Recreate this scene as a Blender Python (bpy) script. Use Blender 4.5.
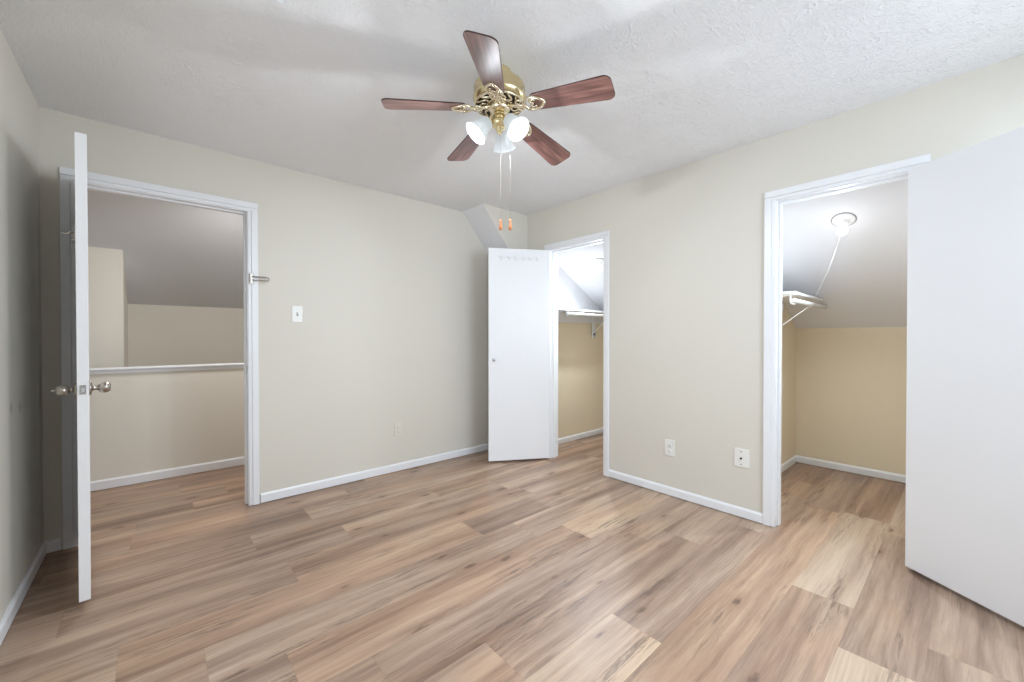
import bpy, bmesh, math, random
from mathutils import Vector, Matrix

for o in list(bpy.data.objects):
    bpy.data.objects.remove(o)
sc = bpy.context.scene
COL = sc.collection

# ------------------------------------------------------------------ camera
CAM_H = 1.185
cam_d = bpy.data.cameras.new('camera')
cam = bpy.data.objects.new('camera', cam_d)
COL.objects.link(cam)
cam_d.sensor_width = 36.0
cam_d.lens = 403.96 / 1024 * 36.0
cam_d.clip_start = 0.02
YAW, PIT = 0.72512, -0.0085333
cam.location = (0, 0, CAM_H)
cam.rotation_euler = (math.pi / 2 + PIT, 0.00047, -YAW)
sc.camera = cam

# ------------------------------------------------------------------ view + world + big lights
sc.view_settings.view_transform = 'Standard'
sc.view_settings.look = 'None'
sc.view_settings.gamma = 1.0
sc.view_settings.use_curve_mapping = False
sc.view_settings.exposure = 0.0

wd = bpy.data.worlds.new('world')
sc.world = wd
wd.use_nodes = True
wn = wd.node_tree.nodes
wn['Background'].inputs['Color'].default_value = (0.80, 0.88, 1.0, 1)
wn['Background'].inputs['Strength'].default_value = 1.2


def area_light(name, loc, rot, sx, sy, power, color):
    d = bpy.data.lights.new(name, 'AREA')
    d.shape = 'RECTANGLE'
    d.size = sx
    d.size_y = sy
    d.energy = power
    d.color = color
    o = bpy.data.objects.new(name, d)
    o.location = loc
    o.rotation_euler = rot
    COL.objects.link(o)
    return o


def disk_light(name, loc, nrm, power, color, size):
    d = bpy.data.lights.new(name, 'AREA')
    d.shape = 'DISK'
    d.size = size
    d.energy = power
    d.color = color
    o = bpy.data.objects.new(name, d)
    o.location = loc
    o.rotation_euler = (-Vector(nrm)).to_track_quat('Z', 'Y').to_euler()
    COL.objects.link(o)
    return o


def point_light(name, loc, power, color, radius=0.03):
    d = bpy.data.lights.new(name, 'POINT')
    d.energy = power
    d.color = color
    d.shadow_soft_size = radius
    o = bpy.data.objects.new(name, d)
    o.location = loc
    COL.objects.link(o)
    return o


FAN_W = 7.3          # each of the three fan bulbs
CLOSET_W = 15.5
DAY_W = 76.0
COOL = (0.75, 0.87, 1.0)
BULB = (0.85, 0.925, 1.0)
WARM = (0.80, 0.90, 1.0)
HALLC = (0.95, 0.95, 0.95)
HALL_W = 20.0
SIDE_W = 16.5
# daylight through two assumed, unseen windows; the rear one placed for its light
area_light('daylight_assumed_rear', (1.80, -1.20, 1.72), (math.radians(68), 0, 0), 1.7, 1.25, DAY_W, COOL)
area_light('daylight_assumed_side', (-0.70, 0.75, 1.45), (0, math.radians(-90), 0), 1.25, 1.1, SIDE_W, COOL)

# ------------------------------------------------------------------ dimensions (metres)
H = 2.44
AX = 3.35      # back wall plane (y)
BX = 2.89      # right wall plane (x)
LX = -0.46     # left wall plane (x)
RY = -0.80     # rear wall plane (y), behind the camera
T = 0.12       # wall thickness
KX, KZ, KS = 4.56, 1.27, 0.588      # closet knee wall and the roof slope


def roof(x):
    return KZ + KS * (KX - x)


# ------------------------------------------------------------------ materials
def new_mat(name):
    m = bpy.data.materials.new(name)
    m.use_nodes = True
    nt = m.node_tree
    return m, nt, nt.nodes, nt.links, nt.nodes['Principled BSDF']


def srgb(r, g, b):
    def f(c):
        c /= 255.0
        return c / 12.92 if c <= 0.04045 else ((c + 0.055) / 1.055) ** 2.4
    return (f(r), f(g), f(b), 1)


def paint(name, col, rough=0.6, bump=0.0, scale=200.0, bdist=0.001, var=0.02, spec=0.3):
    m, nt, N, L, P = new_mat(name)
    P.inputs['Roughness'].default_value = rough
    P.inputs['Specular IOR Level'].default_value = spec
    tc = N.new('ShaderNodeTexCoord')
    n = N.new('ShaderNodeTexNoise')
    n.inputs['Scale'].default_value = 1.7
    n.inputs['Detail'].default_value = 2
    L.new(tc.outputs['Object'], n.inputs['Vector'])
    mx = N.new('ShaderNodeMix')
    mx.data_type = 'RGBA'
    mx.inputs[6].default_value = tuple(c * (1 - var) for c in col[:3]) + (1,)
    mx.inputs[7].default_value = tuple(min(1, c * (1 + var)) for c in col[:3]) + (1,)
    L.new(n.outputs['Fac'], mx.inputs[0])
    L.new(mx.outputs[2], P.inputs['Base Color'])
    if bump > 0:
        n2 = N.new('ShaderNodeTexNoise')
        n2.inputs['Scale'].default_value = scale
        n2.inputs['Detail'].default_value = 3
        L.new(tc.outputs['Object'], n2.inputs['Vector'])
        b = N.new('ShaderNodeBump')
        b.inputs['Strength'].default_value = bump
        b.inputs['Distance'].default_value = bdist
        L.new(n2.outputs['Fac'], b.inputs['Height'])
        L.new(b.outputs['Normal'], P.inputs['Normal'])
    return m


def ceiling_mat(name, col, strength=0.5):
    m, nt, N, L, P = new_mat(name)
    P.inputs['Base Color'].default_value = col
    P.inputs['Roughness'].default_value = 0.75
    P.inputs['Specular IOR Level'].default_value = 0.2
    tc = N.new('ShaderNodeTexCoord')
    # stomped texture: short strokes whose direction turns from patch to patch
    n0 = N.new('ShaderNodeTexNoise')
    n0.inputs['Scale'].default_value = 9
    n0.inputs['Detail'].default_value = 1
    L.new(tc.outputs['Object'], n0.inputs['Vector'])
    w = N.new('ShaderNodeTexNoise')
    w.inputs['Scale'].default_value = 38
    w.inputs['Detail'].default_value = 3
    w.inputs['Roughness'].default_value = 0.6
    w.inputs['Distortion'].default_value = 1.6
    L.new(tc.outputs['Object'], w.inputs['Vector'])
    r = N.new('ShaderNodeValToRGB')
    r.color_ramp.elements[0].position = 0.45
    r.color_ramp.elements[1].position = 0.62
    L.new(w.outputs['Fac'], r.inputs['Fac'])
    mu = N.new('ShaderNodeMath')
    mu.operation = 'MULTIPLY'
    L.new(r.outputs['Color'], mu.inputs[0])
    L.new(n0.outputs['Fac'], mu.inputs[1])
    b = N.new('ShaderNodeBump')
    b.inputs['Strength'].default_value = strength
    b.inputs['Distance'].default_value = 0.006
    L.new(mu.outputs[0], b.inputs['Height'])
    L.new(b.outputs['Normal'], P.inputs['Normal'])
    return m


def metal(name, col, rough=0.25, aniso=0.0):
    m, nt, N, L, P = new_mat(name)
    P.inputs['Metallic'].default_value = 1.0
    P.inputs['Base Color'].default_value = col
    P.inputs['Roughness'].default_value = rough
    tc = N.new('ShaderNodeTexCoord')
    n = N.new('ShaderNodeTexNoise')
    n.inputs['Scale'].default_value = 30
    L.new(tc.outputs['Object'], n.inputs['Vector'])
    mr = N.new('ShaderNodeMapRange')
    mr.inputs[3].default_value = rough * 0.8
    mr.inputs[4].default_value = rough * 1.2
    L.new(n.outputs['Fac'], mr.inputs[0])
    L.new(mr.outputs[0], P.inputs['Roughness'])
    return m


def emit(name, col, strength):
    m, nt, N, L, P = new_mat(name)
    P.inputs['Base Color'].default_value = (0.9, 0.9, 0.9, 1)
    P.inputs['Emission Color'].default_value = col
    P.inputs['Emission Strength'].default_value = strength
    return m


def frosted(name, glow, k=1.0):
    m, nt, N, L, P = new_mat(name)
    N.remove(P)
    out = N['Material Output']
    d = N.new('ShaderNodeBsdfDiffuse')
    t = N.new('ShaderNodeBsdfTranslucent')
    g = N.new('ShaderNodeBsdfGlossy')
    d.inputs['Color'].default_value = (0.86 * k, 0.88 * k, 0.88 * k, 1)
    t.inputs['Color'].default_value = (0.90 * k, 0.93 * k, 0.93 * k, 1)
    g.inputs['Roughness'].default_value = 0.15
    m1 = N.new('ShaderNodeMixShader')
    m1.inputs[0].default_value = 0.45
    L.new(d.outputs[0], m1.inputs[1])
    L.new(t.outputs[0], m1.inputs[2])
    m2 = N.new('ShaderNodeMixShader')
    m2.inputs[0].default_value = 0.06
    L.new(m1.outputs[0], m2.inputs[1])
    L.new(g.outputs[0], m2.inputs[2])
    em = N.new('ShaderNodeEmission')
    em.inputs['Color'].default_value = (0.93, 0.98, 1.0, 1)
    em.inputs['Strength'].default_value = glow
    ad = N.new('ShaderNodeAddShader')
    L.new(m2.outputs[0], ad.inputs[0])
    L.new(em.outputs[0], ad.inputs[1])
    L.new(ad.outputs[0], out.inputs['Surface'])
    return m


def clear_glass(name):
    m, nt, N, L, P = new_mat(name)
    N.remove(P)
    out = N['Material Output']
    t = N.new('ShaderNodeBsdfTransparent')
    g = N.new('ShaderNodeBsdfGlossy')
    g.inputs['Roughness'].default_value = 0.02
    m2 = N.new('ShaderNodeMixShader')
    m2.inputs[0].default_value = 0.07
    L.new(t.outputs[0], m2.inputs[1])
    L.new(g.outputs[0], m2.inputs[2])
    L.new(m2.outputs[0], out.inputs['Surface'])
    return m


def math_node(N, L, op, a, b=None, c=None):
    n = N.new('ShaderNodeMath')
    n.operation = op
    for i, v in enumerate((a, b, c)):
        if v is None:
            continue
        if isinstance(v, (int, float)):
            n.inputs[i].default_value = v
        else:
            L.new(v, n.inputs[i])
    return n.outputs[0]


def ramp(N, L, fac, stops):
    r = N.new('ShaderNodeValToRGB')
    e = r.color_ramp.elements
    while len(e) < len(stops):
        e.new(0.5)
    for i, (p, c) in enumerate(stops):
        e[i].position = p
        e[i].color = c
    L.new(fac, r.inputs['Fac'])
    return r.outputs['Color']


def mixc(N, L, fac, a, b, blend='MIX'):
    n = N.new('ShaderNodeMix')
    n.data_type = 'RGBA'
    n.blend_type = blend
    for i, v in ((0, fac), (6, a), (7, b)):
        if isinstance(v, (int, float, tuple)):
            n.inputs[i].default_value = v
        else:
            L.new(v, n.inputs[i])
    return n.outputs[2]


def wood_floor():
    m, nt, N, L, P = new_mat('plank_oak')
    P.inputs['Specular IOR Level'].default_value = 0.38
    uv = N.new('ShaderNodeUVMap')
    uv.uv_map = 'UVMap'
    at = N.new('ShaderNodeAttribute')
    at.attribute_name = 'plank'
    sepc = N.new('ShaderNodeSeparateColor')
    L.new(at.outputs['Color'], sepc.inputs[0])
    tone, seed, hue = sepc.outputs[0], sepc.outputs[1], sepc.outputs[2]
    sx = N.new('ShaderNodeSeparateXYZ')
    L.new(uv.outputs[0], sx.inputs[0])
    u, v = sx.outputs[0], sx.outputs[1]
    z = math_node(N, L, 'MULTIPLY', seed, 37.0)

    def vec(a, b, off=0.0, du=None, dv=None):
        c = N.new('ShaderNodeCombineXYZ')
        L.new(math_node(N, L, 'MULTIPLY', u, a), c.inputs[0])
        vv = v if dv is None else dv
        L.new(math_node(N, L, 'MULTIPLY', vv, b), c.inputs[1])
        L.new(math_node(N, L, 'ADD', z, off), c.inputs[2])
        return c.outputs[0]

    def noise(vc, detail=4, rough=0.55, dist=0.0, scale=1.0):
        n = N.new('ShaderNodeTexNoise')
        n.inputs['Scale'].default_value = scale
        n.inputs['Detail'].default_value = detail
        n.inputs['Roughness'].default_value = rough
        n.inputs['Distortion'].default_value = dist
        L.new(vc, n.inputs['Vector'])
        return n.outputs['Fac']

    # knots: sparse cells, the grain bends round them
    vo = N.new('ShaderNodeTexVoronoi')
    vo.voronoi_dimensions = '2D'
    vo.inputs['Scale'].default_value = 1.0
    vo.inputs['Randomness'].default_value = 0.9
    kc = N.new('ShaderNodeCombineXYZ')
    L.new(math_node(N, L, 'MULTIPLY_ADD', u, 1.9, z), kc.inputs[0])
    L.new(math_node(N, L, 'MULTIPLY', v, 5.0), kc.inputs[1])
    L.new(kc.outputs[0], vo.inputs['Vector'])
    kd = vo.outputs['Distance']
    bend = math_node(N, L, 'MULTIPLY', math_node(N, L, 'SUBTRACT', noise(vec(2.2, 5.0, 9.0), 2), 0.5), 0.035)
    v2 = math_node(N, L, 'ADD', v, bend)
    broad = noise(vec(0.55, 8.5, 0.0, dv=v2), 5, 0.6, 0.1)
    mid = noise(vec(1.3, 34.0, 5.0, dv=v2), 6, 0.65, 0.1)
    fine = noise(vec(9.0, 230.0, 1.0, dv=v2), 4, 0.7)
    crack = noise(vec(1.3, 9.0, 12.0, dv=v2), 4, 0.6, 0.2)
    patch = noise(vec(1.2, 3.5, 21.0), 3, 0.5)
    # cathedral rings
    wv = N.new('ShaderNodeTexWave')
    wv.wave_type = 'RINGS'
    wv.rings_direction = 'Z'
    wv.inputs['Scale'].default_value = 2.4
    wv.inputs['Distortion'].default_value = 3.0
    wv.inputs['Detail'].default_value = 3
    wv.inputs['Detail Scale'].default_value = 1.6
    L.new(vec(0.45, 9.0, 2.0, dv=v2), wv.inputs['Vector'])
    ringmask = ramp(N, L, noise(vec(0.9, 6.0, 30.0), 2), [(0.50, (0, 0, 0, 1)), (0.64, (1, 1, 1, 1))])

    s = math_node(N, L, 'ADD', math_node(N, L, 'MULTIPLY', broad, 0.98), math_node(N, L, 'MULTIPLY', mid, 0.46))
    s = math_node(N, L, 'ADD', s, math_node(N, L, 'MULTIPLY', fine, 0.24))
    s = math_node(N, L, 'ADD', s, math_node(N, L, 'MULTIPLY', tone, 0.30))
    s = math_node(N, L, 'SUBTRACT', s, 0.53)
    base = ramp(N, L, s, [(0.20, srgb(132, 106, 89)), (0.40, srgb(170, 143, 122)), (0.57, srgb(193, 167, 143)),
                          (0.80, srgb(211, 189, 162))])
    # hue drift: pinkish, greyish, yellowish
    hn = math_node(N, L, 'ADD', math_node(N, L, 'MULTIPLY', hue, 0.22), math_node(N, L, 'MULTIPLY', patch, 0.85))
    tint = ramp(N, L, hn, [(0.34, (0.96, 0.98, 1.02, 1)), (0.5, (1, 1, 1, 1)), (0.62, (1.045, 0.975, 0.925, 1)), (0.80, (1.02, 1.0, 0.95, 1))])
    base = mixc(N, L, 1.0, base, tint, 'MULTIPLY')
    ring = math_node(N, L, 'MULTIPLY', math_node(N, L, 'MULTIPLY', wv.outputs['Fac'], ringmask), 0.30)
    base = mixc(N, L, ring, base, srgb(122, 98, 80))
    zone = ramp(N, L, crack, [(0.50, (0, 0, 0, 1)), (0.64, (1, 1, 1, 1))])
    lines = ramp(N, L, noise(vec(5.0, 70.0, 17.0, dv=v2), 6, 0.75, 0.5), [(0.49, (0, 0, 0, 1)), (0.58, (1, 1, 1, 1))])
    cf = math_node(N, L, 'MULTIPLY', math_node(N, L, 'MULTIPLY', zone, lines), 0.66)
    base = mixc(N, L, cf, base, srgb(92, 75, 66))
    kd2 = math_node(N, L, 'ADD', kd, math_node(N, L, 'MULTIPLY', math_node(N, L, 'SUBTRACT', noise(vec(16.0, 50.0, 4.0), 4), 0.5), 0.22))
    pick = N.new('ShaderNodeSeparateColor')
    L.new(vo.outputs['Color'], pick.inputs[0])
    pk = ramp(N, L, pick.outputs[0], [(0.52, (0, 0, 0, 1)), (0.60, (1, 1, 1, 1))])
    size = math_node(N, L, 'MULTIPLY', pick.outputs[1], 0.045)
    kd2 = math_node(N, L, 'ADD', kd2, size)
    km = ramp(N, L, kd2, [(0.04, (1, 1, 1, 1)), (0.105, (0, 0, 0, 1))])
    base = mixc(N, L, math_node(N, L, 'MULTIPLY', math_node(N, L, 'MULTIPLY', km, pk), 0.85), base, srgb(74, 58, 52))
    kh = ramp(N, L, kd2, [(0.08, (1, 1, 1, 1)), (0.30, (0, 0, 0, 1))])
    base = mixc(N, L, math_node(N, L, 'MULTIPLY', math_node(N, L, 'MULTIPLY', kh, pk), 0.34), base, srgb(140, 106, 84))
    L.new(base, P.inputs['Base Color'])
    rr = N.new('ShaderNodeMapRange')
    rr.inputs[3].default_value = 0.30
    rr.inputs[4].default_value = 0.44
    L.new(mid, rr.inputs[0])
    L.new(rr.outputs[0], P.inputs['Roughness'])
    b = N.new('ShaderNodeBump')
    b.inputs['Strength'].default_value = 0.25
    b.inputs['Distance'].default_value = 0.0006
    L.new(fine, b.inputs['Height'])
    L.new(b.outputs['Normal'], P.inputs['Normal'])
    return m


def blade_wood():
    m, nt, N, L, P = new_mat('rosewood_blade')
    P.inputs['Roughness'].default_value = 0.36
    P.inputs['Specular IOR Level'].default_value = 0.7
    P.inputs['Coat Weight'].default_value = 0.4
    P.inputs['Coat Roughness'].default_value = 0.38
    tc = N.new('ShaderNodeTexCoord')
    mp = N.new('ShaderNodeMapping')
    mp.inputs['Scale'].default_value = (3, 42, 8)
    L.new(tc.outputs['Object'], mp.inputs['Vector'])
    n = N.new('ShaderNodeTexNoise')
    n.inputs['Scale'].default_value = 1.0
    n.inputs['Detail'].default_value = 5
    n.inputs['Distortion'].default_value = 1.0
    L.new(mp.outputs[0], n.inputs['Vector'])
    c = ramp(N, L, n.outputs['Fac'], [(0.32, srgb(82, 54, 50)), (0.52, srgb(120, 82, 75)), (0.72, srgb(150, 110, 100))])
    L.new(c, P.inputs['Base Color'])
    return m


M = {}
M['wall'] = paint('wall_paint_cream', srgb(223, 218, 207), 0.55, 0.25, 260, 0.0006)
M['closet'] = paint('wall_paint_tan', srgb(238, 224, 198), 0.6, 0.2, 260, 0.0006)
M['hall'] = paint('wall_paint_hall', srgb(230, 224, 212), 0.6, 0.2, 260, 0.0006)
M['ceil'] = ceiling_mat('ceiling_stomped', srgb(243, 243, 244), 0.68)
M['slope'] = paint('ceiling_smooth', srgb(236, 236, 239), 0.65, 0.15, 120, 0.0008)
M['trim'] = paint('trim_white', srgb(240, 241, 243), 0.32, 0.0, spec=0.45, var=0.008)
M['door'] = paint('door_white', srgb(245, 246, 248), 0.35, 0.06, 90, 0.0006, spec=0.45, var=0.008)
M['plate'] = paint('plate_white', srgb(238, 237, 232), 0.3, spec=0.5)
M['plate_tan'] = paint('plate_painted', srgb(226, 221, 208), 0.5)
M['dark'] = paint('slot_dark', srgb(60, 56, 52), 0.5)
M['grey'] = paint('screw_grey', srgb(150, 150, 150), 0.4)
M['nickel'] = metal('satin_nickel', srgb(176, 170, 162), 0.28)
M['steel'] = metal('bright_steel', srgb(200, 202, 205), 0.2)
M['brass'] = metal('polished_brass', srgb(234, 218, 172), 0.26)
M['antique'] = metal('white_brass_scroll', srgb(238, 226, 200), 0.25)
M['blade'] = blade_wood()
M['blade_edge'] = paint('blade_edge_dark', srgb(70, 52, 48), 0.4)
M['frost'] = frosted('frosted_shade', 0.0)
M['shade'] = frosted('frosted_shade_lit', 0.30, 0.42)
M['bulb'] = emit('bulb_glow', (0.96, 0.98, 1.0, 1), 2.2)
M['cbulb'] = emit('closet_bulb_glow', (0.97, 0.98, 1.0, 1), 8.0)
M['porc'] = paint('porcelain', srgb(236, 236, 236), 0.2, spec=0.5)
M['fob'] = paint('pull_fob_wood', srgb(206, 138, 96), 0.4)
M['string'] = paint('pull_string', srgb(232, 232, 228), 0.7)
M['chain'] = metal('pull_chain_metal', srgb(205, 196, 180), 0.4)
M['glass'] = clear_glass('window_pane')
M['floor'] = wood_floor()
M['sub'] = paint('floor_seam', srgb(120, 96, 80), 0.8)


# ------------------------------------------------------------------ mesh helpers
def box(bm, x0, x1, y0, y1, z0, z1, mi=0):
    vs = [bm.verts.new(p) for p in ((x0, y0, z0), (x1, y0, z0), (x1, y1, z0), (x0, y1, z0),
                                    (x0, y0, z1), (x1, y0, z1), (x1, y1, z1), (x0, y1, z1))]
    for f in ((3, 2, 1, 0), (4, 5, 6, 7), (0, 1, 5, 4), (1, 2, 6, 5), (2, 3, 7, 6), (3, 0, 4, 7)):
        fc = bm.faces.new([vs[i] for i in f])
        fc.material_index = mi
    return vs


def prism_y(bm, pts, y0, y1, mis=None):
    """extrude an xz outline along y"""
    a = [bm.verts.new((x, y0, z)) for x, z in pts]
    b = [bm.verts.new((x, y1, z)) for x, z in pts]
    n = len(pts)
    fs = [bm.faces.new(a), bm.faces.new(b[::-1])]
    for i in range(n):
        fs.append(bm.faces.new((a[i], b[i], b[(i + 1) % n], a[(i + 1) % n])))
    if mis:
        for f, mi in zip(fs, mis):
            f.material_index = mi
    bmesh.ops.recalc_face_normals(bm, faces=fs)


def prism_x(bm, pts, x0, x1):
    a = [bm.verts.new((x0, y, z)) for y, z in pts]
    b = [bm.verts.new((x1, y, z)) for y, z in pts]
    n = len(pts)
    fs = [bm.faces.new(a), bm.faces.new(b[::-1])]
    for i in range(n):
        fs.append(bm.faces.new((a[i], b[i], b[(i + 1) % n], a[(i + 1) % n])))
    bmesh.ops.recalc_face_normals(bm, faces=fs)


def prism_z(bm, pts, z0, z1):
    a = [bm.verts.new((x, y, z0)) for x, y in pts]
    b = [bm.verts.new((x, y, z1)) for x, y in pts]
    n = len(pts)
    fs = [bm.faces.new(a), bm.faces.new(b[::-1])]
    for i in range(n):
        fs.append(bm.faces.new((a[i], b[i], b[(i + 1) % n], a[(i + 1) % n])))
    bmesh.ops.recalc_face_normals(bm, faces=fs)


def lathe(bm, prof, mat=Matrix(), seg=32, cap=True):
    """prof: list of (r, h) along local z"""
    rings = []
    for r, hh in prof:
        if r < 1e-6:
            rings.append([bm.verts.new(mat @ Vector((0, 0, hh)))])
        else:
            rings.append([bm.verts.new(mat @ Vector((r * math.cos(2 * math.pi * i / seg), r * math.sin(2 * math.pi * i / seg), hh))) for i in range(seg)])
    fs = []
    for a, b in zip(rings, rings[1:]):
        for i in range(seg):
            j = (i + 1) % seg
            if len(a) == 1 and len(b) == 1:
                continue
            if len(a) == 1:
                fs.append(bm.faces.new((a[0], b[i], b[j])))
            elif len(b) == 1:
                fs.append(bm.faces.new((a[i], b[0], a[j])))
            else:
                fs.append(bm.faces.new((a[i], b[i], b[j], a[j])))
    if cap:
        for rg in (rings[0], rings[-1]):
            if len(rg) > 1:
                fs.append(bm.faces.new(rg))
    bmesh.ops.recalc_face_normals(bm, faces=fs)
    for f in fs:
        f.smooth = True


def aim(p, d):
    """matrix placing local z along d at p"""
    q = Vector(d).to_track_quat('Z', 'Y')
    return Matrix.Translation(p) @ q.to_matrix().to_4x4()


def tube(bm, pts, r, seg=10, closed=False):
    pts = [Vector(p) for p in pts]
    n = len(pts)
    rings = []
    up = None
    for i, p in enumerate(pts):
        if closed:
            d = pts[(i + 1) % n] - pts[i - 1]
        else:
            d = pts[min(i + 1, n - 1)] - pts[max(i - 1, 0)]
        d.normalize()
        if up is None:
            up = d.orthogonal().normalized()
        else:
            up = (up - d * up.dot(d))
            up = up.normalized() if up.length > 1e-6 else d.orthogonal().normalized()
        s = d.cross(up)
        rr = r[i] if isinstance(r, (list, tuple)) else r
        rings.append([bm.verts.new(p + up * (rr * math.cos(2 * math.pi * k / seg)) + s * (rr * math.sin(2 * math.pi * k / seg))) for k in range(seg)])
    fs = []
    rng = range(n) if closed else range(n - 1)
    for i in rng:
        a, b = rings[i], rings[(i + 1) % n]
        for k in range(seg):
            fs.append(bm.faces.new((a[k], a[(k + 1) % seg], b[(k + 1) % seg], b[k])))
    if not closed:
        fs.append(bm.faces.new(rings[0]))
        fs.append(bm.faces.new(rings[-1]))
    bmesh.ops.recalc_face_normals(bm, faces=fs)
    for f in fs:
        f.smooth = True


def obj(name, bm, mats, parent=None, bevel=0.0):
    me = bpy.data.meshes.new(name)
    bm.to_mesh(me)
    bm.free()
    if not isinstance(mats, (list, tuple)):
        mats = [mats]
    for m in mats:
        me.materials.append(m)
    o = bpy.data.objects.new(name, me)
    COL.objects.link(o)
    if parent is not None:
        o.parent = parent
    if bevel:
        md = o.modifiers.new('bevel', 'BEVEL')
        md.width = bevel
        md.segments = 2
        md.limit_method = 'ANGLE'
    return o


def struct(name, bm, mats, parent=None, bevel=0.0):
    o = obj(name, bm, mats, parent, bevel)
    if parent is None:
        o['kind'] = 'structure'
    return o


def thing(name, label, cat, loc=(0, 0, 0), rz=0.0, group=None):
    o = bpy.data.objects.new(name, None)
    o.empty_display_size = 0.05
    COL.objects.link(o)
    o.location = loc
    o.rotation_euler = (0, 0, rz)
    o['label'] = label
    o['category'] = cat
    if group:
        o['group'] = group
    return o


def label_struct(o, label, cat, group=None):
    if group:
        o['group'] = group
    o['label'] = label
    o['category'] = cat


NB = bmesh.new

# ------------------------------------------------------------------ floor: planks laid along x
random.seed(7)
W0, PW = 0.322, 0.2286
JOINTS = {   # row index -> joint positions read from the photograph
    -2: [0.9, 2.2], -1: [0.75, 1.955, 3.3], 0: [0.95, 2.28], 1: [1.17, 3.45],
    2: [1.465, 2.75], 3: [0.955, 2.33], 4: [0.60, 2.15], 5: [0.365, 1.92],
    6: [0.135, 1.705], 7: [-0.107, 1.473, 2.07], 8: [0.52, 2.15], 9: [0.873, 2.07],
    10: [0.421, 1.60], 11: [0.765, 2.45], 12: [1.10, 2.3], 13: [-0.09, 1.3], 14: [0.2, 1.5]}
TONES = {(0, 3): 0.95, (1, 1): 0.9, (5, 2): 1.0}
bm = NB()
uvl = bm.loops.layers.uv.new('UVMap')
cl = bm.loops.layers.color.new('plank')
G = 0.0002


def add_plank(x0, x1, y0, y1, tone, seed, hue, z=0.0):
    vs = [bm.verts.new(p) for p in ((x0 + G, y0 + G, z), (x1 - G, y0 + G, z), (x1 - G, y1 - G, z), (x0 + G, y1 - G, z))]
    f = bm.faces.new(vs)
    f.material_index = 0
    for lp in f.loops:
        lp[uvl].uv = (lp.vert.co.x, lp.vert.co.y)
        lp[cl] = (tone, seed, hue, 1)


XMIN, XMAX, FYMIN, FYMAX = -2.0, 4.66, -1.0, 5.2
k = int(math.floor((FYMIN - W0) / PW))
while W0 + k * PW < FYMAX:
    y0, y1 = W0 + k * PW, W0 + (k + 1) * PW
    js = sorted(JOINTS.get(k, [0.4 + random.random(), 2.2 + random.random()]))
    while js[0] > XMIN:
        js.insert(0, js[0] - random.uniform(1.15, 1.22))
    while js[-1] < XMAX:
        js.append(js[-1] + random.uniform(1.18, 1.22) if js[-1] < 2.6 else js[-1] + 1.22)
    for a, b in zip(js, js[1:]):
        t = random.uniform(0.28, 0.68)
        if k == 0 and a > 2.2 and a < 2.4:
            t = 1.0
        if k == 2 and abs(b - 1.465) < .01 or (k == 2 and abs(a - 1.465) < .01 and False):
            t = 0.95
        if k == -1 and abs(b - 1.955) < .01:
            t = 1.0
        if k == 5 and abs(a - 1.92) < .01:
            t = 0.95
        add_plank(a, b, y0, y1, t, random.random(), random.random())
    k += 1
box(bm, XMIN, XMAX, FYMIN, FYMAX, -0.1, -0.0015, 1)
struct('floor', bm, [M['floor'], M['sub']])

# ------------------------------------------------------------------ doorway sizes
E0, E1, EH = -0.322, 0.490, 2.068          # entry doorway (x range, head)
C0, C1, CH = 2.075, 2.705, 2.030           # small closet doorway (y range, head)
D0, D1, DH = 0.190, 0.790, 2.030           # large closet doorway

# ------------------------------------------------------------------ walls of the room
bm = NB()
box(bm, LX - T, E0 - .02, AX, AX + T, 0, H)
box(bm, E1 + .02, BX + T, AX, AX + T, 0, H)
box(bm, E0 - .02, E1 + .02, AX, AX + T, EH + .02, H)
struct('wall_back', bm, M['wall'])

bm = NB()
box(bm, BX, BX + T, C1 + .02, AX, 0, H)
box(bm, BX, BX + T, D1 + .02, C0 - .02, 0, H)
box(bm, BX, BX + T, RY, D0 - .02, 0, H)
box(bm, BX, BX + T, C0 - .02, C1 + .02, CH + .02, H)
box(bm, BX, BX + T, D0 - .02, D1 + .02, DH + .02, H)
struct('wall_right', bm, M['wall'])

bm = NB()      # left wall, an assumed, unseen window beside the camera
SW0, SW1, SZ0, SZ1 = 0.20, 1.30, 0.85, 2.05
box(bm, LX - T, LX, RY, SW0, 0, H)
box(bm, LX - T, LX, SW1, AX, 0, H)
box(bm, LX - T, LX, SW0, SW1, 0, SZ0)
box(bm, LX - T, LX, SW0, SW1, SZ1, H)
m, nt, N, L, P = new_mat('wall_paint_scuffed')
P.inputs['Roughness'].default_value = 0.55
P.inputs['Specular IOR Level'].default_value = 0.3
tc = N.new('ShaderNodeTexCoord')
fac = None
for (yy, zz) in ((2.715, .885), (2.865, .868)):
    d = N.new('ShaderNodeVectorMath')
    d.operation = 'DISTANCE'
    L.new(tc.outputs['Object'], d.inputs[0])
    d.inputs[1].default_value = (LX, yy, zz)
    c = ramp(N, L, d.outputs['Value'], [(0.008, (.32, .32, .32, 1)), (0.034, (0, 0, 0, 1))])
    fac = c if fac is None else math_node(N, L, 'ADD', fac, c)
L.new(mixc(N, L, fac, srgb(223, 218, 207), srgb(110, 104, 96)), P.inputs['Base Color'])
struct('wall_left', bm, m)

bm = NB()      # rear wall, its assumed window positioned to steer daylight off the large door
RW0, RW1 = 0.95, 2.65
box(bm, LX - T, RW0, RY - T, RY, 0, H)
box(bm, RW1, BX + T, RY - T, RY, 0, H)
box(bm, RW0, RW1, RY - T, RY, 0, SZ0)
box(bm, RW0, RW1, RY - T, RY, SZ1, H)
struct('wall_rear', bm, M['wall'])

bm = NB()
box(bm, LX - T, BX + T, RY - T, AX + T, H, H + .1)
struct('ceiling', bm, M['ceil'])


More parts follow.
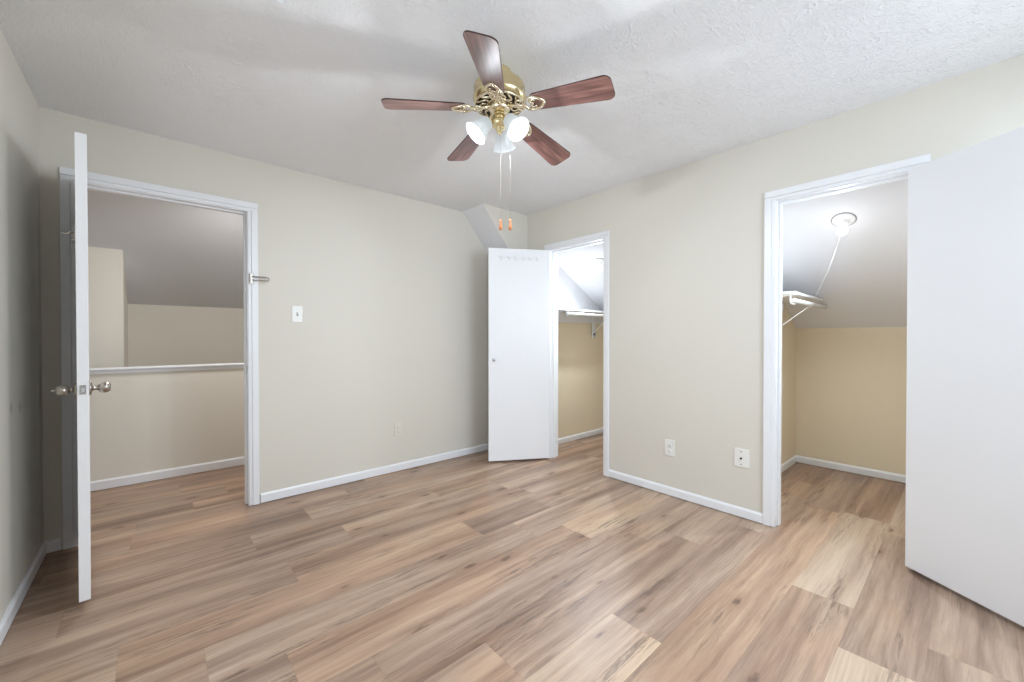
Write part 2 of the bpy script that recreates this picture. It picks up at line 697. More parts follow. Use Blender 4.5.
# ------------------------------------------------------------------ sloping bulkhead in the far right corner
bm = NB()
prism_y(bm, [(2.315, H), (BX, H), (BX, 1.75)], 3.02, AX, [0, 0, 0, 0, 1])
struct('wall_bulkhead', bm, [M['wall'], M['slope']])

# ------------------------------------------------------------------ closets
CX0 = BX + T


def closet_side(name, y0, y1, z_split=None):
    bm = NB()
    pts = [(CX0, 0), (KX, 0), (KX, KZ), (CX0, roof(CX0))]
    if z_split is None:
        prism_y(bm, pts, y0, y1)
        return struct(name, bm, M['closet'])
    xs = KX + (KZ - z_split) / KS
    prism_y(bm, [(CX0, 0), (KX, 0), (KX, KZ), (xs, z_split), (CX0, z_split)], y0, y1)
    n = len(bm.faces)
    prism_y(bm, [(CX0, z_split), (xs, z_split), (CX0, roof(CX0))], y0, y1)
    bm.faces.ensure_lookup_table()
    for f in bm.faces[n:]:
        f.material_index = 1
    return struct(name, bm, [M['closet'], M['slope']])


closet_side('wall_closet_far', 3.00, 3.12, 1.48)
closet_side('wall_closet_middle', 1.08, 1.90, 1.51)
closet_side('wall_closet_near', -0.22, -0.10, 1.51)
bm = NB()
box(bm, KX, KX + .1, -0.22, 3.12, 0, KZ + .02)
struct('wall_knee', bm, M['closet'])
bm = NB()
prism_y(bm, [(CX0 - .001, roof(CX0)), (KX + .1, roof(KX + .1)), (KX + .1, roof(KX + .1) + .1), (CX0 - .001, roof(CX0) + .1)], -0.22, 3.12)
struct('ceiling_closet', bm, M['slope'])

# ------------------------------------------------------------------ hall beyond the entry door
HY = 4.47
bm = NB()
box(bm, -1.9, 2.2, HY, HY + .11, 0, .93)
struct('wall_half', bm, M['hall'])
bm = NB()
box(bm, -1.9, 2.2, HY - .022, HY + .135, .93, .946)
box(bm, -1.9, 2.2, HY - .010, HY, .900, .93)
struct('trim_half_wall_cap', bm, M['trim'], bevel=0.004)
PY, KY = 5.0, 5.78
HS = (1.967 - 1.535) / (KY - PY)
bm = NB()
box(bm, -1.9, -0.203, PY, KY + .1, 0, 2.2)
struct('wall_hall_pillar', bm, M['hall'])
bm = NB()
box(bm, -0.203, 2.2, KY, KY + .1, 0, 1.70)
struct('wall_hall_knee', bm, M['hall'])
bm = NB()
box(bm, -2.0, -1.9, AX + T, KY + .1, 0, H)
struct('wall_hall_left', bm, M['hall'])
bm = NB()
box(bm, 2.2, 2.3, AX + T, KY + .1, 0, H)
struct('wall_hall_right', bm, M['hall'])
ys = PY - (H - 1.967) / HS
bm = NB()
prism_x(bm, [(AX + T, H), (ys, H), (KY + .1, 1.535 - .1 * HS), (KY + .1, H + .1), (AX + T, H + .1)], -2.0, 2.3)
struct('ceiling_hall', bm, M['slope'])
bm = NB()
box(bm, -1.9, LX - T, AX, AX + T, 0, H)
struct('wall_hall_front', bm, M['hall'])
bm = NB()
box(bm, XMIN, 2.3, FYMAX, KY + .1, -.1, 0)
struct('floor_stairwell', bm, M['sub'])


# ------------------------------------------------------------------ door linings and casings
def casing_profile_leg(bm, axis, a_in, a_out, face, out, z0, z1):
    """one upright board with a raised outer edge; axis 'x' or 'y' = direction across the board"""
    s = 1 if a_out > a_in else -1
    mid = a_in + (a_out - a_in) * 0.35

    def bx(a, b, f0, f1):
        lo, hi = min(a, b), max(a, b)
        g0, g1 = min(f0, f1), max(f0, f1)
        if axis == 'x':
            box(bm, lo, hi, g0, g1, z0, z1)
        else:
            box(bm, g0, g1, lo, hi, z0, z1)
    bx(a_in, mid, face, face + out * 0.6)
    bx(mid, a_out, face, face + out)


def casing(name, axis, a0, a1, head, face, out, cw=0.060):
    """casing round an opening from a0..a1 with its face plane at `face`, standing out by `out`"""
    bm = NB()
    casing_profile_leg(bm, axis, a0 - .004, a0 - cw, face, out, 0.002, head + .004)
    casing_profile_leg(bm, axis, a1 + .004, a1 + cw, face, out, 0.002, head + .004)
    zs = (head + .004, head + .004 + (cw - .004) * .35, head + cw)
    for (z0, z1, k) in ((zs[0], zs[1], .6), (zs[1], zs[2], 1.0)):
        g0, g1 = sorted((face, face + out * k))
        ext = cw if k == 1.0 else cw
        if axis == 'x':
            box(bm, a0 - ext, a1 + ext, g0, g1, z0, z1)
        else:
            box(bm, g0, g1, a0 - ext, a1 + ext, z0, z1)
    return struct(name, bm, M['trim'], bevel=0.003)


def lining(name, axis, a0, a1, head, f0, f1, stop):
    """jamb boards through the wall plus the door stop strip"""
    bm = NB()

    def bx(lo, hi, g0, g1, z0, z1):
        if axis == 'x':
            box(bm, lo, hi, g0, g1, z0, z1)
        else:
            box(bm, g0, g1, lo, hi, z0, z1)
    bx(a0 - .019, a0, f0, f1, 0.001, head + .019)
    bx(a1, a1 + .019, f0, f1, 0.001, head + .019)
    bx(a0, a1, f0, f1, head, head + .019)
    s0, s1 = stop
    bx(a0, a0 + .011, s0, s1, 0.001, head)
    bx(a1 - .011, a1, s0, s1, 0.001, head)
    bx(a0 + .011, a1 - .011, s0, s1, head - .011, head)
    return struct(name, bm, M['trim'], bevel=0.0015)


lining('trim_entry_lining', 'x', E0, E1, EH, AX - .001, AX + T + .001, (AX + .042, AX + .080))
casing('trim_entry_casing', 'x', E0, E1, EH, AX, -0.016, 0.065)
casing('trim_entry_casing_hall', 'x', E0, E1, EH, AX + T, 0.016, 0.065)
lining('trim_small_closet_lining', 'y', C0, C1, CH, BX - .001, BX + T + .001, (BX + .042, BX + .080))
casing('trim_small_closet_casing', 'y', C0, C1, CH, BX, -0.016)
lining('trim_large_closet_lining', 'y', D0, D1, DH, BX - .001, BX + T + .001, (BX + .042, BX + .080))
casing('trim_large_closet_casing', 'y', D0, D1, DH, BX, -0.016, 0.064)


# ------------------------------------------------------------------ baseboards
def base_y(name, x0, x1, yf, out, z0=.006, hgt=.066):      # on a wall whose face is y = yf
    bm = NB()
    s = 1 if out > 0 else -1
    prism_x(bm, [(yf, z0), (yf + out, z0), (yf + out, hgt - .012), (yf + out * .45, hgt), (yf, hgt)], x0, x1)
    return struct(name, bm, M['trim'])


def base_x(name, y0, y1, xf, out, z0=.006, hgt=.066):
    bm = NB()
    prism_y(bm, [(xf, z0), (xf + out, z0), (xf + out, hgt - .012), (xf + out * .45, hgt), (xf, hgt)], y0, y1)
    return struct(name, bm, M['trim'])


base_y('baseboard_back', E1 + .073, BX, AX, -.013, hgt=.070)
base_y('baseboard_back_left', LX, E0 - .073, AX, -.013, hgt=.070)
base_x('baseboard_left', RY, AX - .013, LX, .013, hgt=.070)
base_x('baseboard_right', D1 + .065, C0 - .061, BX, -.013)
base_x('baseboard_right_far', C1 + .061, AX - .013, BX, -.013)
base_x('baseboard_right_near', RY, D0 - .065, BX, -.013)
base_y('baseboard_rear', LX + .013, BX - .013, RY, .013)
base_y('baseboard_hall', -1.9, 2.2, HY, -.013, hgt=.078)
base_y('baseboard_closet_far', CX0, KX - .013, 3.0, -.013)
base_x('baseboard_closet_knee', 1.90, 3.0, KX, -.013)
base_x('baseboard_closet_near_knee', -.10, 1.08, KX, -.013)
base_y('baseboard_closet_side', CX0, KX - .013, 1.08, -.013)


# ------------------------------------------------------------------ assumed windows, unseen, added as daylight openings
def window(name, axis, a0, a1, z0, z1, f0, f1, room):
    bm = NB()

    def bx(bm, lo, hi, g0, g1, za, zb):
        g0, g1 = min(g0, g1), max(g0, g1)
        if axis == 'x':
            box(bm, lo, hi, g0, g1, za, zb)
        else:
            box(bm, g0, g1, lo, hi, za, zb)
    for (lo, hi, za, zb) in ((a0, a0 + .045, z0, z1), (a1 - .045, a1, z0, z1), (a0 + .045, a1 - .045, z0, z0 + .045), (a0 + .045, a1 - .045, z1 - .045, z1)):
        bx(bm, lo, hi, f0, f1, za, zb)
    zc = (z0 + z1) / 2
    bx(bm, a0 + .045, a1 - .045, f0 + (f1 - f0) * .3, f0 + (f1 - f0) * .7, zc - .02, zc + .02)
    o = struct(name, bm, M['trim'], bevel=.003)
    g = NB()
    fm = (f0 + f1) / 2
    bx(g, a0 + .045, a1 - .045, fm - .002, fm + .002, z0 + .045, z1 - .045)
    obj('window_pane', g, M['glass'], o)
    s = NB()
    bx(s, a0 - .06, a1 + .06, room, room + (.05 if room > f0 else -.05), z0 - .025, z0)
    obj('window_sill', s, M['trim'], o, .003)
    return o


window('assumed_window_1', 'x', RW0, RW1, SZ0, SZ1, RY - T + .01, RY - .03, RY)
window('assumed_window_2', 'y', SW0, SW1, SZ0, SZ1, LX - T + .01, LX - .03, LX)


# ------------------------------------------------------------------ doors
def slab(w, th, z0, z1):
    """a flush door: hinge edge at the origin, slab along +x, room face y=0, thickness to +y"""
    bm = NB()
    box(bm, 0, w, 0, th, z0, z1)
    return bm


def hinge_bm(z, th, side=-1):
    b = NB()
    for k in range(3):
        lathe(b, [(0, -.044 + k * .03), (.0055, -.044 + k * .03), (.0055, -.016 + k * .03), (0, -.016 + k * .03)], Matrix.Translation((-.004, side * .004 + (th if side > 0 else 0), z)), 12)
    box(b, -.004, -.0005, .002, th - .004, z - .044, z + .044)
    return b


def knob_profile(neck, ball, key):
    p = [(0, 0), (.032, 0), (.033, .004), (.028, .008), (.014, .011), (.0105, .016), (.010, neck)]
    c = neck + ball * .93
    for i in range(1, 12):
        t = math.radians(158 - i * 158 / 11.5)
        p.append((ball * math.sin(t), c - ball * math.cos(t)))
    top = c + ball
    if key:
        p += [(.006, top), (.006, top + .007), (.004, top + .010), (0, top + .010)]
    else:
        p += [(0, top + .0003)]
    return p


KNOB = knob_profile(.026, .0245, False)
KNOB_KEY = knob_profile(.020, .0245, True)


def place_door(name, hinge, free, w, th, z0, z1, flip, label):
    """hinge/free = plan points of the visible face; flip: which side the thickness goes"""
    d = (Vector(free) - Vector(hinge)).normalized()
    ang = math.atan2(d.y, d.x)
    e = struct(name, slab(w, th, z0, z1) if not flip else None or slab_neg(w, th, z0, z1), M['door'], bevel=.0015)
    e.location = (hinge[0], hinge[1], 0)
    e.rotation_euler = (0, 0, ang)
    label_struct(e, label, 'door')
    return e


def slab_neg(w, th, z0, z1):
    bm = NB()
    box(bm, 0, w, -th, 0, z0, z1)
    return bm


# entry door: stands open into the room, seen on its latch edge
ed = place_door('door_1', (-0.3155, 3.345), (-0.249, 2.530), 0.812, .036, .042, 2.066, False,
                'white flush entry door standing open and seen edge-on, satin nickel knobs')
# local frame: x along the door, y = towards the right face (hall side)
for side, prof in ((0, KNOB_KEY), (1, KNOB)):
    b = NB()
    if side == 0:
        lathe(b, prof, aim((0.752, 0.0, .957), (0, -1, 0)), 32)
    else:
        lathe(b, prof, aim((0.752, .036, .960), (0, 1, 0)), 32)
    kn = obj('door_knob', b, M['nickel'], ed)
b = NB()
box(b, .8115, .8126, .008, .028, .940, .980)
lp = obj('latch_plate', b, M['steel'], ed, .001)
b = NB()
prism_z(b, [(.813, .011), (.824, .013), (.821, .024), (.813, .026)], .951, .969)
obj('latch_bolt', b, M['steel'], lp)
for z in (.25, 1.05, 1.83):
    obj('hinge', hinge_bm(z, .036, -1), M['nickel'], ed)
# catch of the swing-bar guard, on the left face near the latch edge
b = NB()
box(b, .750, .780, -.004, 0, 1.60, 1.66)
tube(b, [(.765, -.003, 1.645), (.765, -.018, 1.643), (.765, -.026, 1.632), (.765, -.040, 1.636)], .0045, 8)
tube(b, [(.765, -.003, 1.612), (.765, -.013, 1.612)], .006, 8)
obj('door_guard_catch', b, M['nickel'], ed)

# small closet door
sd = place_door('door_2', (2.862, 2.684), (2.356, 2.985), 0.592, .035, .018, 2.028, True,
                'narrow white flush closet door opened against the corner, row of small hooks at its top')
for y, d in ((0, 1), (-.035, -1)):
    b = NB()
    lathe(b, [(0, 0), (.014, 0), (.014, .002), (.006, .004), (.005, .014), (.011, .019), (.0135, .025), (.011, .031), (.004, .033), (0, .033)],
          aim((.545, y, .975), (0, d, 0)), 20)
    obj('door_knob', b, M['steel'], sd)
for z in (.22, 1.8):
    obj('hinge', hinge_bm(z, 0.0, -1), M['trim'], sd)
b = NB()
box(b, .10, .50, 0, .006, 1.940, 1.962)
rk = obj('hook_rail', b, M['door'], sd, .002)
for i in range(6):
    x = .125 + i * .07
    b = NB()
    tube(b, [(x, .004, 1.952), (x, .014, 1.945), (x, .022, 1.930), (x, .026, 1.918), (x, .034, 1.914), (x, .040, 1.924)], .0045, 8)
    obj('coat_hook', b, M['door'], rk)

# large closet door, swung back almost to the wall
ld = place_door('door_3', (2.862, 0.206), (2.612, -.155), 0.592, .035, .020, 2.034, False,
                'wide white flush closet door folded back towards the camera at the right')
for y, d in ((0, -1), (.035, 1)):
    b = NB()
    lathe(b, [(0, 0), (.014, 0), (.014, .002), (.006, .004), (.005, .014), (.011, .019), (.0135, .025), (.011, .031), (.004, .033), (0, .033)],
          aim((.545, y, .975), (0, d, 0)), 20)
    obj('door_knob', b, M['steel'], ld)


# ------------------------------------------------------------------ swing-bar door guard on the entry casing
g = thing('door_guard', 'nickel swing-bar door guard screwed to right side of entry door casing', 'door guard', (.512, AX - .016, 1.600))
b = NB()
box(b, -.012, .012, -.004, 0, -.038, .038)
box(b, -.008, .008, -.016, -.004, -.030, .030)
obj('mounting_plate', b, M['nickel'], g, .0015)
b = NB()
pts = [(0, -.014, .012)]
pts += [(.055, -.020, .013), (.094, -.024, .012)]
for i in range(1, 6):
    a = math.pi / 2 - math.pi * i / 6
    pts.append((.094 + .011 * math.cos(a), -.024, .011 * math.sin(a)))
pts += [(.094, -.024, -.012), (.055, -.020, -.013), (0, -.014, -.012)]
tube(b, pts, .0042, 8)
obj('swing_bar', b, M['nickel'], g)

# strike plate on the right jamb
b = NB()
box(b, E1 - .0015, E1 + .001, AX + .006, AX + .034, .93, .99)
st = obj('strike_plate', b, M['steel'], None, .0005)
label_struct(st, 'small metal strike plate on right jamb of entry doorway', 'strike plate')


# ------------------------------------------------------------------ switch and outlet plates
def plate_body(w, hh, mat, parent):
    b = NB()
    box(b, -w / 2, w / 2, -.006, 0, -hh / 2, hh / 2)
    return obj('cover_plate', b, mat, parent, .002)


def on_back(x, z):
    return (x, AX, z), 0.0


def on_right(y, z):
    return (BX, y, z), -math.pi / 2


loc, rz = on_back(.808, 1.362)
s = thing('light_switch', 'white toggle light switch on back wall right of the entry door', 'light switch', loc, rz)
plate_body(.072, .122, M['plate'], s)
b = NB()
box(b, -.006, .006, -.0075, -.006, -.013, .013)
sl = obj('toggle_slot', b, M['grey'], s)
b = NB()
prism_x(b, [(-.006, -.005), (-.018, .004), (-.018, .010), (-.006, .006)], -.004, .004)
obj('toggle', b, M['plate'], s)
for dz in (-.030, .030):
    b = NB()
    lathe(b, [(0, 0), (.003, 0), (.003, .001), (0, .0012)], aim((0, -.006, dz), (0, -1, 0)), 12)
    obj('screw', b, M['plate'], s)


def receptacle(root, mat, slot):
    for dz in (-.0195, .0195):
        b = NB()
        lathe(b, [(0, 0), (.0165, 0), (.0165, .0022), (.0155, .003), (0, .003)], aim((0, -.0058, dz), (0, -1, 0)), 24)
        r = obj('receptacle', b, mat, root)
        b = NB()
        box(b, -.008, -.0055, -.0094, -.0086, dz - .001, dz + .008)
        box(b, .0055, .008, -.0094, -.0086, dz - .001, dz + .007)
        lathe(b, [(0, 0), (.003, 0), (.003, .0006), (0, .0006)], aim((0, -.0087, dz - .007), (0, -1, 0)), 10)
        obj('socket_slot', b, slot, r)
    b = NB()
    lathe(b, [(0, 0), (.003, 0), (.003, .001), (0, .0012)], aim((0, -.006, 0), (0, -1, 0)), 12)
    obj('screw', b, mat, root)


loc, rz = on_right(1.477, .358)
s = thing('wall_outlet', 'white duplex power outlet low on right wall, nearer the small closet', 'outlet', loc, rz, 'power outlets')
plate_body(.078, .120, M['plate'], s)
receptacle(s, M['plate'], M['grey'])
loc, rz = on_back(1.618, .375)
s = thing('wall_outlet', 'outlet painted over in cream, low on the back wall between the two doorways', 'outlet', loc, rz, 'power outlets')
plate_body(.072, .120, M['plate_tan'], s)
receptacle(s, M['plate_tan'], M['plate_tan'])
loc, rz = on_right(.980, .392)
s = thing('cable_outlet', 'white cable jack plate low on right wall beside large closet casing', 'cable outlet', loc, rz)
plate_body(.090, .122, M['plate'], s)
b = NB()
lathe(b, [(0, 0), (.0065, 0), (.0065, .004), (.0045, .004), (.0045, .010), (0, .010)], aim((-.004, -.006, -.002), (0, -1, 0)), 16)
obj('cable_jack', b, M['dark'], s)
for dz in (-.042, .042):
    b = NB()
    lathe(b, [(0, 0), (.0042, 0), (.0042, .001), (0, .0014)], aim((-.004, -.006, dz), (0, -1, 0)), 12)
    obj('screw', b, M['grey'], s)

# ------------------------------------------------------------------ ceiling vent
v = thing('ceiling_vent', 'white metal air register in ceiling at top edge left of the fan', 'vent', (.235, 1.625, H))
b = NB()
vw, vd = .155, .105
for (x0, x1, y0, y1) in ((-vw, vw, vd - .022, vd), (-vw, vw, -vd, -vd + .022), (-vw, -vw + .022, -vd + .022, vd - .022), (vw - .022, vw, -vd + .022, vd - .022)):
    box(b, x0, x1, y0, y1, -.007, 0)
obj('frame', b, M['trim'], v, .002)
for i in range(7):
    yy = -vd + .034 + i * .023
    b = NB()
    prism_x(b, [(yy - .006, -.001), (yy - .005, 0), (yy + .008, -.010), (yy + .007, -.011)], -vw + .022, vw - .022)
    obj('louver', b, M['trim'], v)

# ------------------------------------------------------------------ closet shelves, rods and brackets
s = thing('closet_shelf', 'white closet shelf in the small closet, long and fixed on the far wall', 'shelf', (3.02, 3.0, 1.48), group='closet shelves')
b = NB()
box(b, 0, 1.13, -.30, 0, -.018, 0)
obj('board', b, M['trim'], s, .002)
b = NB()
box(b, 0, 1.10, -.018, 0, -.125, -.018)
obj('cleat', b, M['slope'], s, .002)
b = NB()       # bracket: wall leg with rounded foot, arm under the shelf, brace
x = .93
box(b, x - .028, x + .028, -.030, -.018, -.270, -.018)
lathe(b, [(0, -.006), (.032, -.006), (.032, .006), (0, .006)], aim((x, -.024, -.270), (0, 1, 0)), 24)
box(b, x - .010, x + .010, -.29, -.030, -.030, -.018)
tube(b, [(x, -.030, -.235), (x, -.15, -.13), (x, -.265, -.034)], .007, 8)
obj('bracket', b, M['trim'], s, .001)
b = NB()
tube(b, [(.10, -.03, -.11), (.10, -.16, -.05), (.10, -.27, -.02)], .006, 8)
tube(b, [(.115, -.285, -.016), (.115, -.318, -.028), (.115, -.323, -.052), (.115, -.312, -.070), (.115, -.294, -.073)], .006, 8)
obj('bracket', b, M['trim'], s)
b = NB()
tube(b, [(3.135, 2.70, 1.430), (4.24, 2.70, 1.430)], .0145, 20)
r = obj('closet_rod', b, M['trim'])
label_struct(r, 'white hanging rod under the shelf inside the small closet', 'closet rod', 'closet hanging rods')

s = thing('closet_shelf', 'short white closet shelf end seen through the large closet doorway', 'shelf', (3.30, 1.08, 1.505), group='closet shelves')
b = NB()
box(b, 0, .835, -.285, 0, -.018, 0)
obj('board', b, M['trim'], s, .002)
b = NB()
box(b, 0, .80, -.018, 0, -.09, -.018)
obj('cleat', b, M['slope'], s, .002)
b = NB()
tube(b, [(.03, -.03, -.095), (.03, -.13, -.05), (.03, -.20, -.03), (.03, -.25, -.022), (.03, -.282, -.020)], .006, 8)
tube(b, [(.03, -.262, -.016), (.03, -.256, -.045), (.03, -.257, -.070), (.03, -.267, -.087), (.03, -.285, -.089)], .0065, 8)
obj('bracket', b, M['trim'], s)
b = NB()
tube(b, [(3.318, .800, 1.440), (4.235, .800, 1.440)], .0155, 20)
r = obj('closet_rod', b, M['trim'])
label_struct(r, 'white hanging rod under the shelf inside the large closet', 'closet rod', 'closet hanging rods')


# ------------------------------------------------------------------ closet ceiling lamps on the slope
def closet_lamp(x, y, label, string_pts):
    nrm = Vector((-KS, 0, -1)).normalized()
    p = Vector((x, y, roof(x)))
    t = thing('closet_light', label, 'closet light', p, group='bare bulb closet lights')
    b = NB()
    lathe(b, [(0, -.001), (.062, -.001), (.0625, .004), (.058, .010), (.045, .016), (.030, .022), (.026, .034), (.024, .044), (0, .044)], aim((0, 0, 0), nrm), 32)
    obj('lamp_holder', b, M['porc'], t)
    b = NB()
    lathe(b, [(.0625, 0), (.066, .001), (.066, .004), (.0625, .005)], aim((0, 0, 0), nrm), 32, cap=False)
    obj('holder_rim', b, M['grey'], t)
    dn = (nrm + Vector((0, 0, -.7))).normalized()
    b = NB()
    base = nrm * .040
    lathe(b, [(0, 0), (.014, 0), (.015, .010), (.021, .024), (.029, .042), (.031, .056), (.028, .070), (.018, .082), (.007, .087), (0, .088)], aim(base, nrm), 28)
    bu = obj('light_bulb', b, M['cbulb'], t)
    b = NB()
    tube(b, [Vector(q) - p for q in string_pts], .0013, 6)
    obj('pull_string', b, M['string'], t)
    return p + nrm * .135


p = closet_lamp(3.390, .545, 'bare bulb in porcelain holder on sloped ceiling of large closet, long string',
                [(3.355, .545, 1.885), (3.50, .64, 1.66), (3.72, .775, 1.459), (3.74, .782, 1.423), (3.60, .790, 1.400), (3.03, .795, 1.262)])
disk_light('closet_bulb_light', p, (-KS, 0, -1), CLOSET_W, WARM, .06)
p = closet_lamp(3.401, 2.470, 'bare bulb in porcelain holder on sloped ceiling of small closet',
                [(3.366, 2.470, 1.89), (3.366, 2.470, 1.80)])
disk_light('closet_bulb_light', p, (-KS, 0, -1), CLOSET_W, WARM, .06)

# added hall lamp, unseen, placed to balance half wall, knee wall and pillar
hl = thing('hall_fill_light', 'added unseen ceiling light filling the hall beyond the entry doorway', 'ceiling light', (0.55, 3.92, H))
b = NB()
lathe(b, [(0, 0), (.14, 0), (.14, -.02), (0, -.02)], Matrix(), 32)
obj('base', b, M['trim'], hl)
b = NB()
lathe(b, [(.13, -.02), (.125, -.05), (.09, -.08), (0, -.095)], Matrix(), 32, cap=False)
obj('glass_dome', b, M['frost'], hl)
disk_light('hall_fill_disk', (0.55, 3.92, H - .10), (0, 0, -1), HALL_W, HALLC, .24)

# ------------------------------------------------------------------ ceiling fan
FX, FY, BZ = 1.229, 1.476, 2.266
fan = thing('ceiling_fan', 'brass ceiling fan with five rosewood blades and three frosted bell lights', 'ceiling fan', (FX, FY, H))
zc = -H     # local z = world z - H


def L_(z):
    return z - H


b = NB()
lathe(b, [(0, 0), (.055, 0), (.058, L_(2.432)), (.055, L_(2.418)), (.050, L_(2.405)), (.050, L_(2.396)), (0, L_(2.396))], Matrix(), 40)
obj('canopy', b, M['brass'], fan)
b = NB()
lathe(b, [(0, L_(2.397)), (.070, L_(2.397)), (.100, L_(2.385)), (.116, L_(2.372)), (.121, L_(2.358)), (.121, L_(2.322)), (.124, L_(2.318)), (.124, L_(2.310)),
          (.120, L_(2.306)), (.116, L_(2.296)), (.104, L_(2.290)), (.060, L_(2.290)), (0, L_(2.290))], Matrix(), 56)
hs = obj('motor_housing', b, M['brass'], fan)
b = NB()
lathe(b, [(.050, L_(2.2895)), (.112, L_(2.2895)), (.110, L_(2.287)), (.050, L_(2.287))], Matrix(), 48, cap=False)
obj('vent_plate', b, M['dark'], hs)
# scrolled grille under the motor: curls in a ring
b = NB()
for i in range(15):
    a0 = 2 * math.pi * i / 15
    pts = []
    for k in range(12):
        tt = k / 11
        ang = a0 + .21 * math.sin(tt * math.pi * 1.6)
        rad = .058 + .052 * tt
        pts.append((rad * math.cos(ang), rad * math.sin(ang), L_(2.283) - .004 * math.sin(tt * 3.1)))
    tube(b, pts, .0055, 6)
for rad in (.056, .113):
    tube(b, [(rad * math.cos(2 * math.pi * k / 40), rad * math.sin(2 * math.pi * k / 40), L_(2.282)) for k in range(40)], .0055, 6, closed=True)
obj('scroll_grille', b, M['antique'], hs)
# hub that carries the blade irons, then the light kit
b = NB()
lathe(b, [(0, L_(2.288)), (.046, L_(2.288)), (.050, L_(2.280)), (.050, L_(2.262)), (.044, L_(2.254)), (.030, L_(2.248)), (0, L_(2.248))], Matrix(), 40)
obj('flywheel', b, M['antique'], fan)
b = NB()
lathe(b, [(0, L_(2.249)), (.026, L_(2.249)), (.028, L_(2.232)), (.030, L_(2.216)), (.038, L_(2.208)), (.040, L_(2.196)), (.034, L_(2.184)), (.022, L_(2.177)), (.016, L_(2.170)),
          (.018, L_(2.163)), (.013, L_(2.156)), (.006, L_(2.151)), (.0075, L_(2.146)), (0, L_(2.141))], Matrix(), 40)
kit = obj('light_kit', b, M['brass'], fan)

R0, R1, BW0, BW1, BT = .165, .533, .098, .134, .006


def blade_outline():
    pts = []
    # root (slightly rounded), out to the tip with rounded corners
    n = 6
    rc = .020
    for i in range(n + 1):
        a = math.pi + (math.pi / 2) * i / n
        pts.append((R0 + rc + rc * math.cos(a), -BW0 / 2 + rc + rc * math.sin(a)))
    rt = .034
    for i in range(n + 1):
        a = -math.pi / 2 + (math.pi / 2) * i / n
        pts.append((R1 - rt + rt * math.cos(a) - .004, -BW1 / 2 + rt + rt * math.sin(a)))
    rt = .030
    for i in range(n + 1):
        a = (math.pi / 2) * i / n
        pts.append((R1 - rt + rt * math.cos(a), BW1 / 2 - rt + rt * math.sin(a)))
    for i in range(n + 1):
        a = math.pi / 2 + (math.pi / 2) * i / n
        pts.append((R0 + rc + rc * math.cos(a), BW0 / 2 - rc + rc * math.sin(a)))
    return pts


def blade_bm():
    b = NB()
    prism_z(b, blade_outline(), 0, BT)
    for f in b.faces:
        f.material_index = 0 if abs(f.normal.z) > .9 else 1
    return b


def iron_bm():
    """cast bracket: stem, then an open heart-shaped scroll screwed under the blade root"""
    b = NB()
    tube(b, [(.040, 0, .010), (.075, 0, .006), (.105, 0, -.004), (.135, 0, -.005)], [.011, .010, .009, .009], 8)
    for s in (-1, 1):
        pts = [(.128, 0, -.004)]
        for k in range(1, 13):
            t = k / 12
            pts.append((.128 + .098 * t - .006 * math.sin(t * 6.28), s * (.036 * math.sin(math.pi * (t ** .8))), -.004))
        tube(b, pts, .0075, 8)
        c = [(.105 + .014 * math.cos(a) , s * (.018 + .012 * math.sin(a)), -.001) for a in [k * .7 for k in range(8)]]
        tube(b, c, .0055, 6)
        c = [(.170 + .013 * math.cos(a), s * (.013 + .009 * math.sin(a)), -.003) for a in [k * .7 for k in range(8)]]
        tube(b, c, .005, 6)
    tube(b, [(.150, -.028, -.003), (.165, 0, -.004), (.150, .028, -.003)], .0045, 6)
    for (x, y) in ((.222, 0), (.180, .034), (.180, -.034)):
        lathe(b, [(0, -.006), (.007, -.006), (.009, -.003), (.009, .001), (0, .001)], Matrix.Translation((x, y, 0)), 12)
    return b


blade_mesh = None
SET = [(12, 4.6), (19, 4.6), (12, 3.2), (12, 8.4), (12, 5.0)]      # pitch and sag of each blade, degrees
for i in range(5):
    PITCH, sag = (math.radians(q) for q in SET[i])
    a = math.radians(150.6 + 72 * i)
    mt = Matrix.Translation((0, 0, L_(BZ))) @ Matrix.Rotation(a, 4, 'Z') @ Matrix.Rotation(sag, 4, 'Y') @ Matrix.Rotation(-PITCH, 4, 'X')
    if i == 0:
        bl = obj('blade', blade_bm(), [M['blade'], M['blade_edge']], fan, .001)
        ir = obj('blade_iron', iron_bm(), M['antique'], bl)
        b0, i0 = bl, ir
    else:
        bl = b0.copy()
        COL.objects.link(bl)
        bl.parent = fan
        ir = i0.copy()
        COL.objects.link(ir)
        ir.parent = bl
    bl.matrix_local = mt

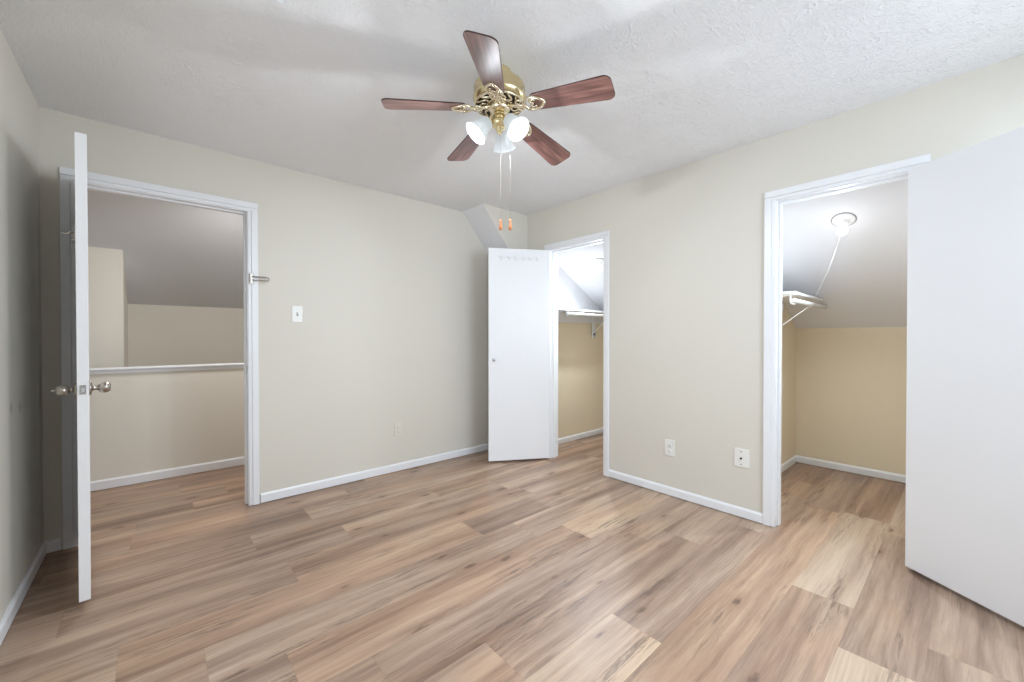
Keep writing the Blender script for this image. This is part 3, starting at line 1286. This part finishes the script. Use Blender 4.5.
# three bell shades with sockets and bulbs
SHADE = [(.018, 0), (.024, .004), (.029, .011), (.032, .026), (.035, .044), (.039, .062), (.047, .080), (.053, .090), (.056, .094)]
for ang in (38, 158, 278):
    a = math.radians(ang)
    tilt = math.radians(42)
    dr = Vector((math.cos(a) * math.sin(tilt), math.sin(a) * math.sin(tilt), -math.cos(tilt)))
    neck = Vector((math.cos(a) * .052, math.sin(a) * .052, L_(2.202)))
    b = NB()
    tube(b, [(math.cos(a) * .020, math.sin(a) * .020, L_(2.200)), (math.cos(a) * .036, math.sin(a) * .036, L_(2.207)), neck], .009, 10)
    lathe(b, [(0, -.010), (.014, -.010), (.022, -.002), (.023, .008), (.020, .012), (0, .012)], aim(neck, dr), 24)
    so = obj('socket_arm', b, M['brass'], kit)
    b = NB()
    lathe(b, SHADE, aim(neck + dr * .004, dr), 40, cap=False)
    sh = obj('lamp_shade', b, M['shade'], fan)
    md = sh.modifiers.new('thick', 'SOLIDIFY')
    md.thickness = .003
    b = NB()
    lathe(b, [(0, .012), (.012, .012), (.014, .022), (.022, .038), (.026, .051), (.024, .064), (.015, .074), (0, .078)], aim(neck, dr), 24)
    obj('light_bulb', b, M['bulb'], sh)
    wp = Vector((FX, FY, H)) + neck + dr * .090
    disk_light('fan_bulb_light', wp, dr, FAN_W, BULB, .045)
    point_light('fan_bulb_spill', wp + dr * .03, FAN_W * .2, BULB, .025)

# two pull chains with wooden fobs
for (dx, dy) in ((.004, -.004), (.038, -.034)):
    t0 = Vector((dx, dy, L_(2.175)))
    b = NB()
    tube(b, [t0, t0 + Vector((0, 0, -.20)), (dx, dy, L_(1.742))], .0008, 6)
    ch = obj('pull_chain', b, M['chain'], fan)
    b = NB()
    lathe(b, [(0, L_(1.746)), (.004, L_(1.744)), (.0065, L_(1.736)), (.0045, L_(1.728)), (.0085, L_(1.712)), (.0095, L_(1.704)), (.006, L_(1.694)), (0, L_(1.692))],
          Matrix.Translation((dx, dy, 0)), 16)
    obj('pull_fob', b, M['fob'], ch)
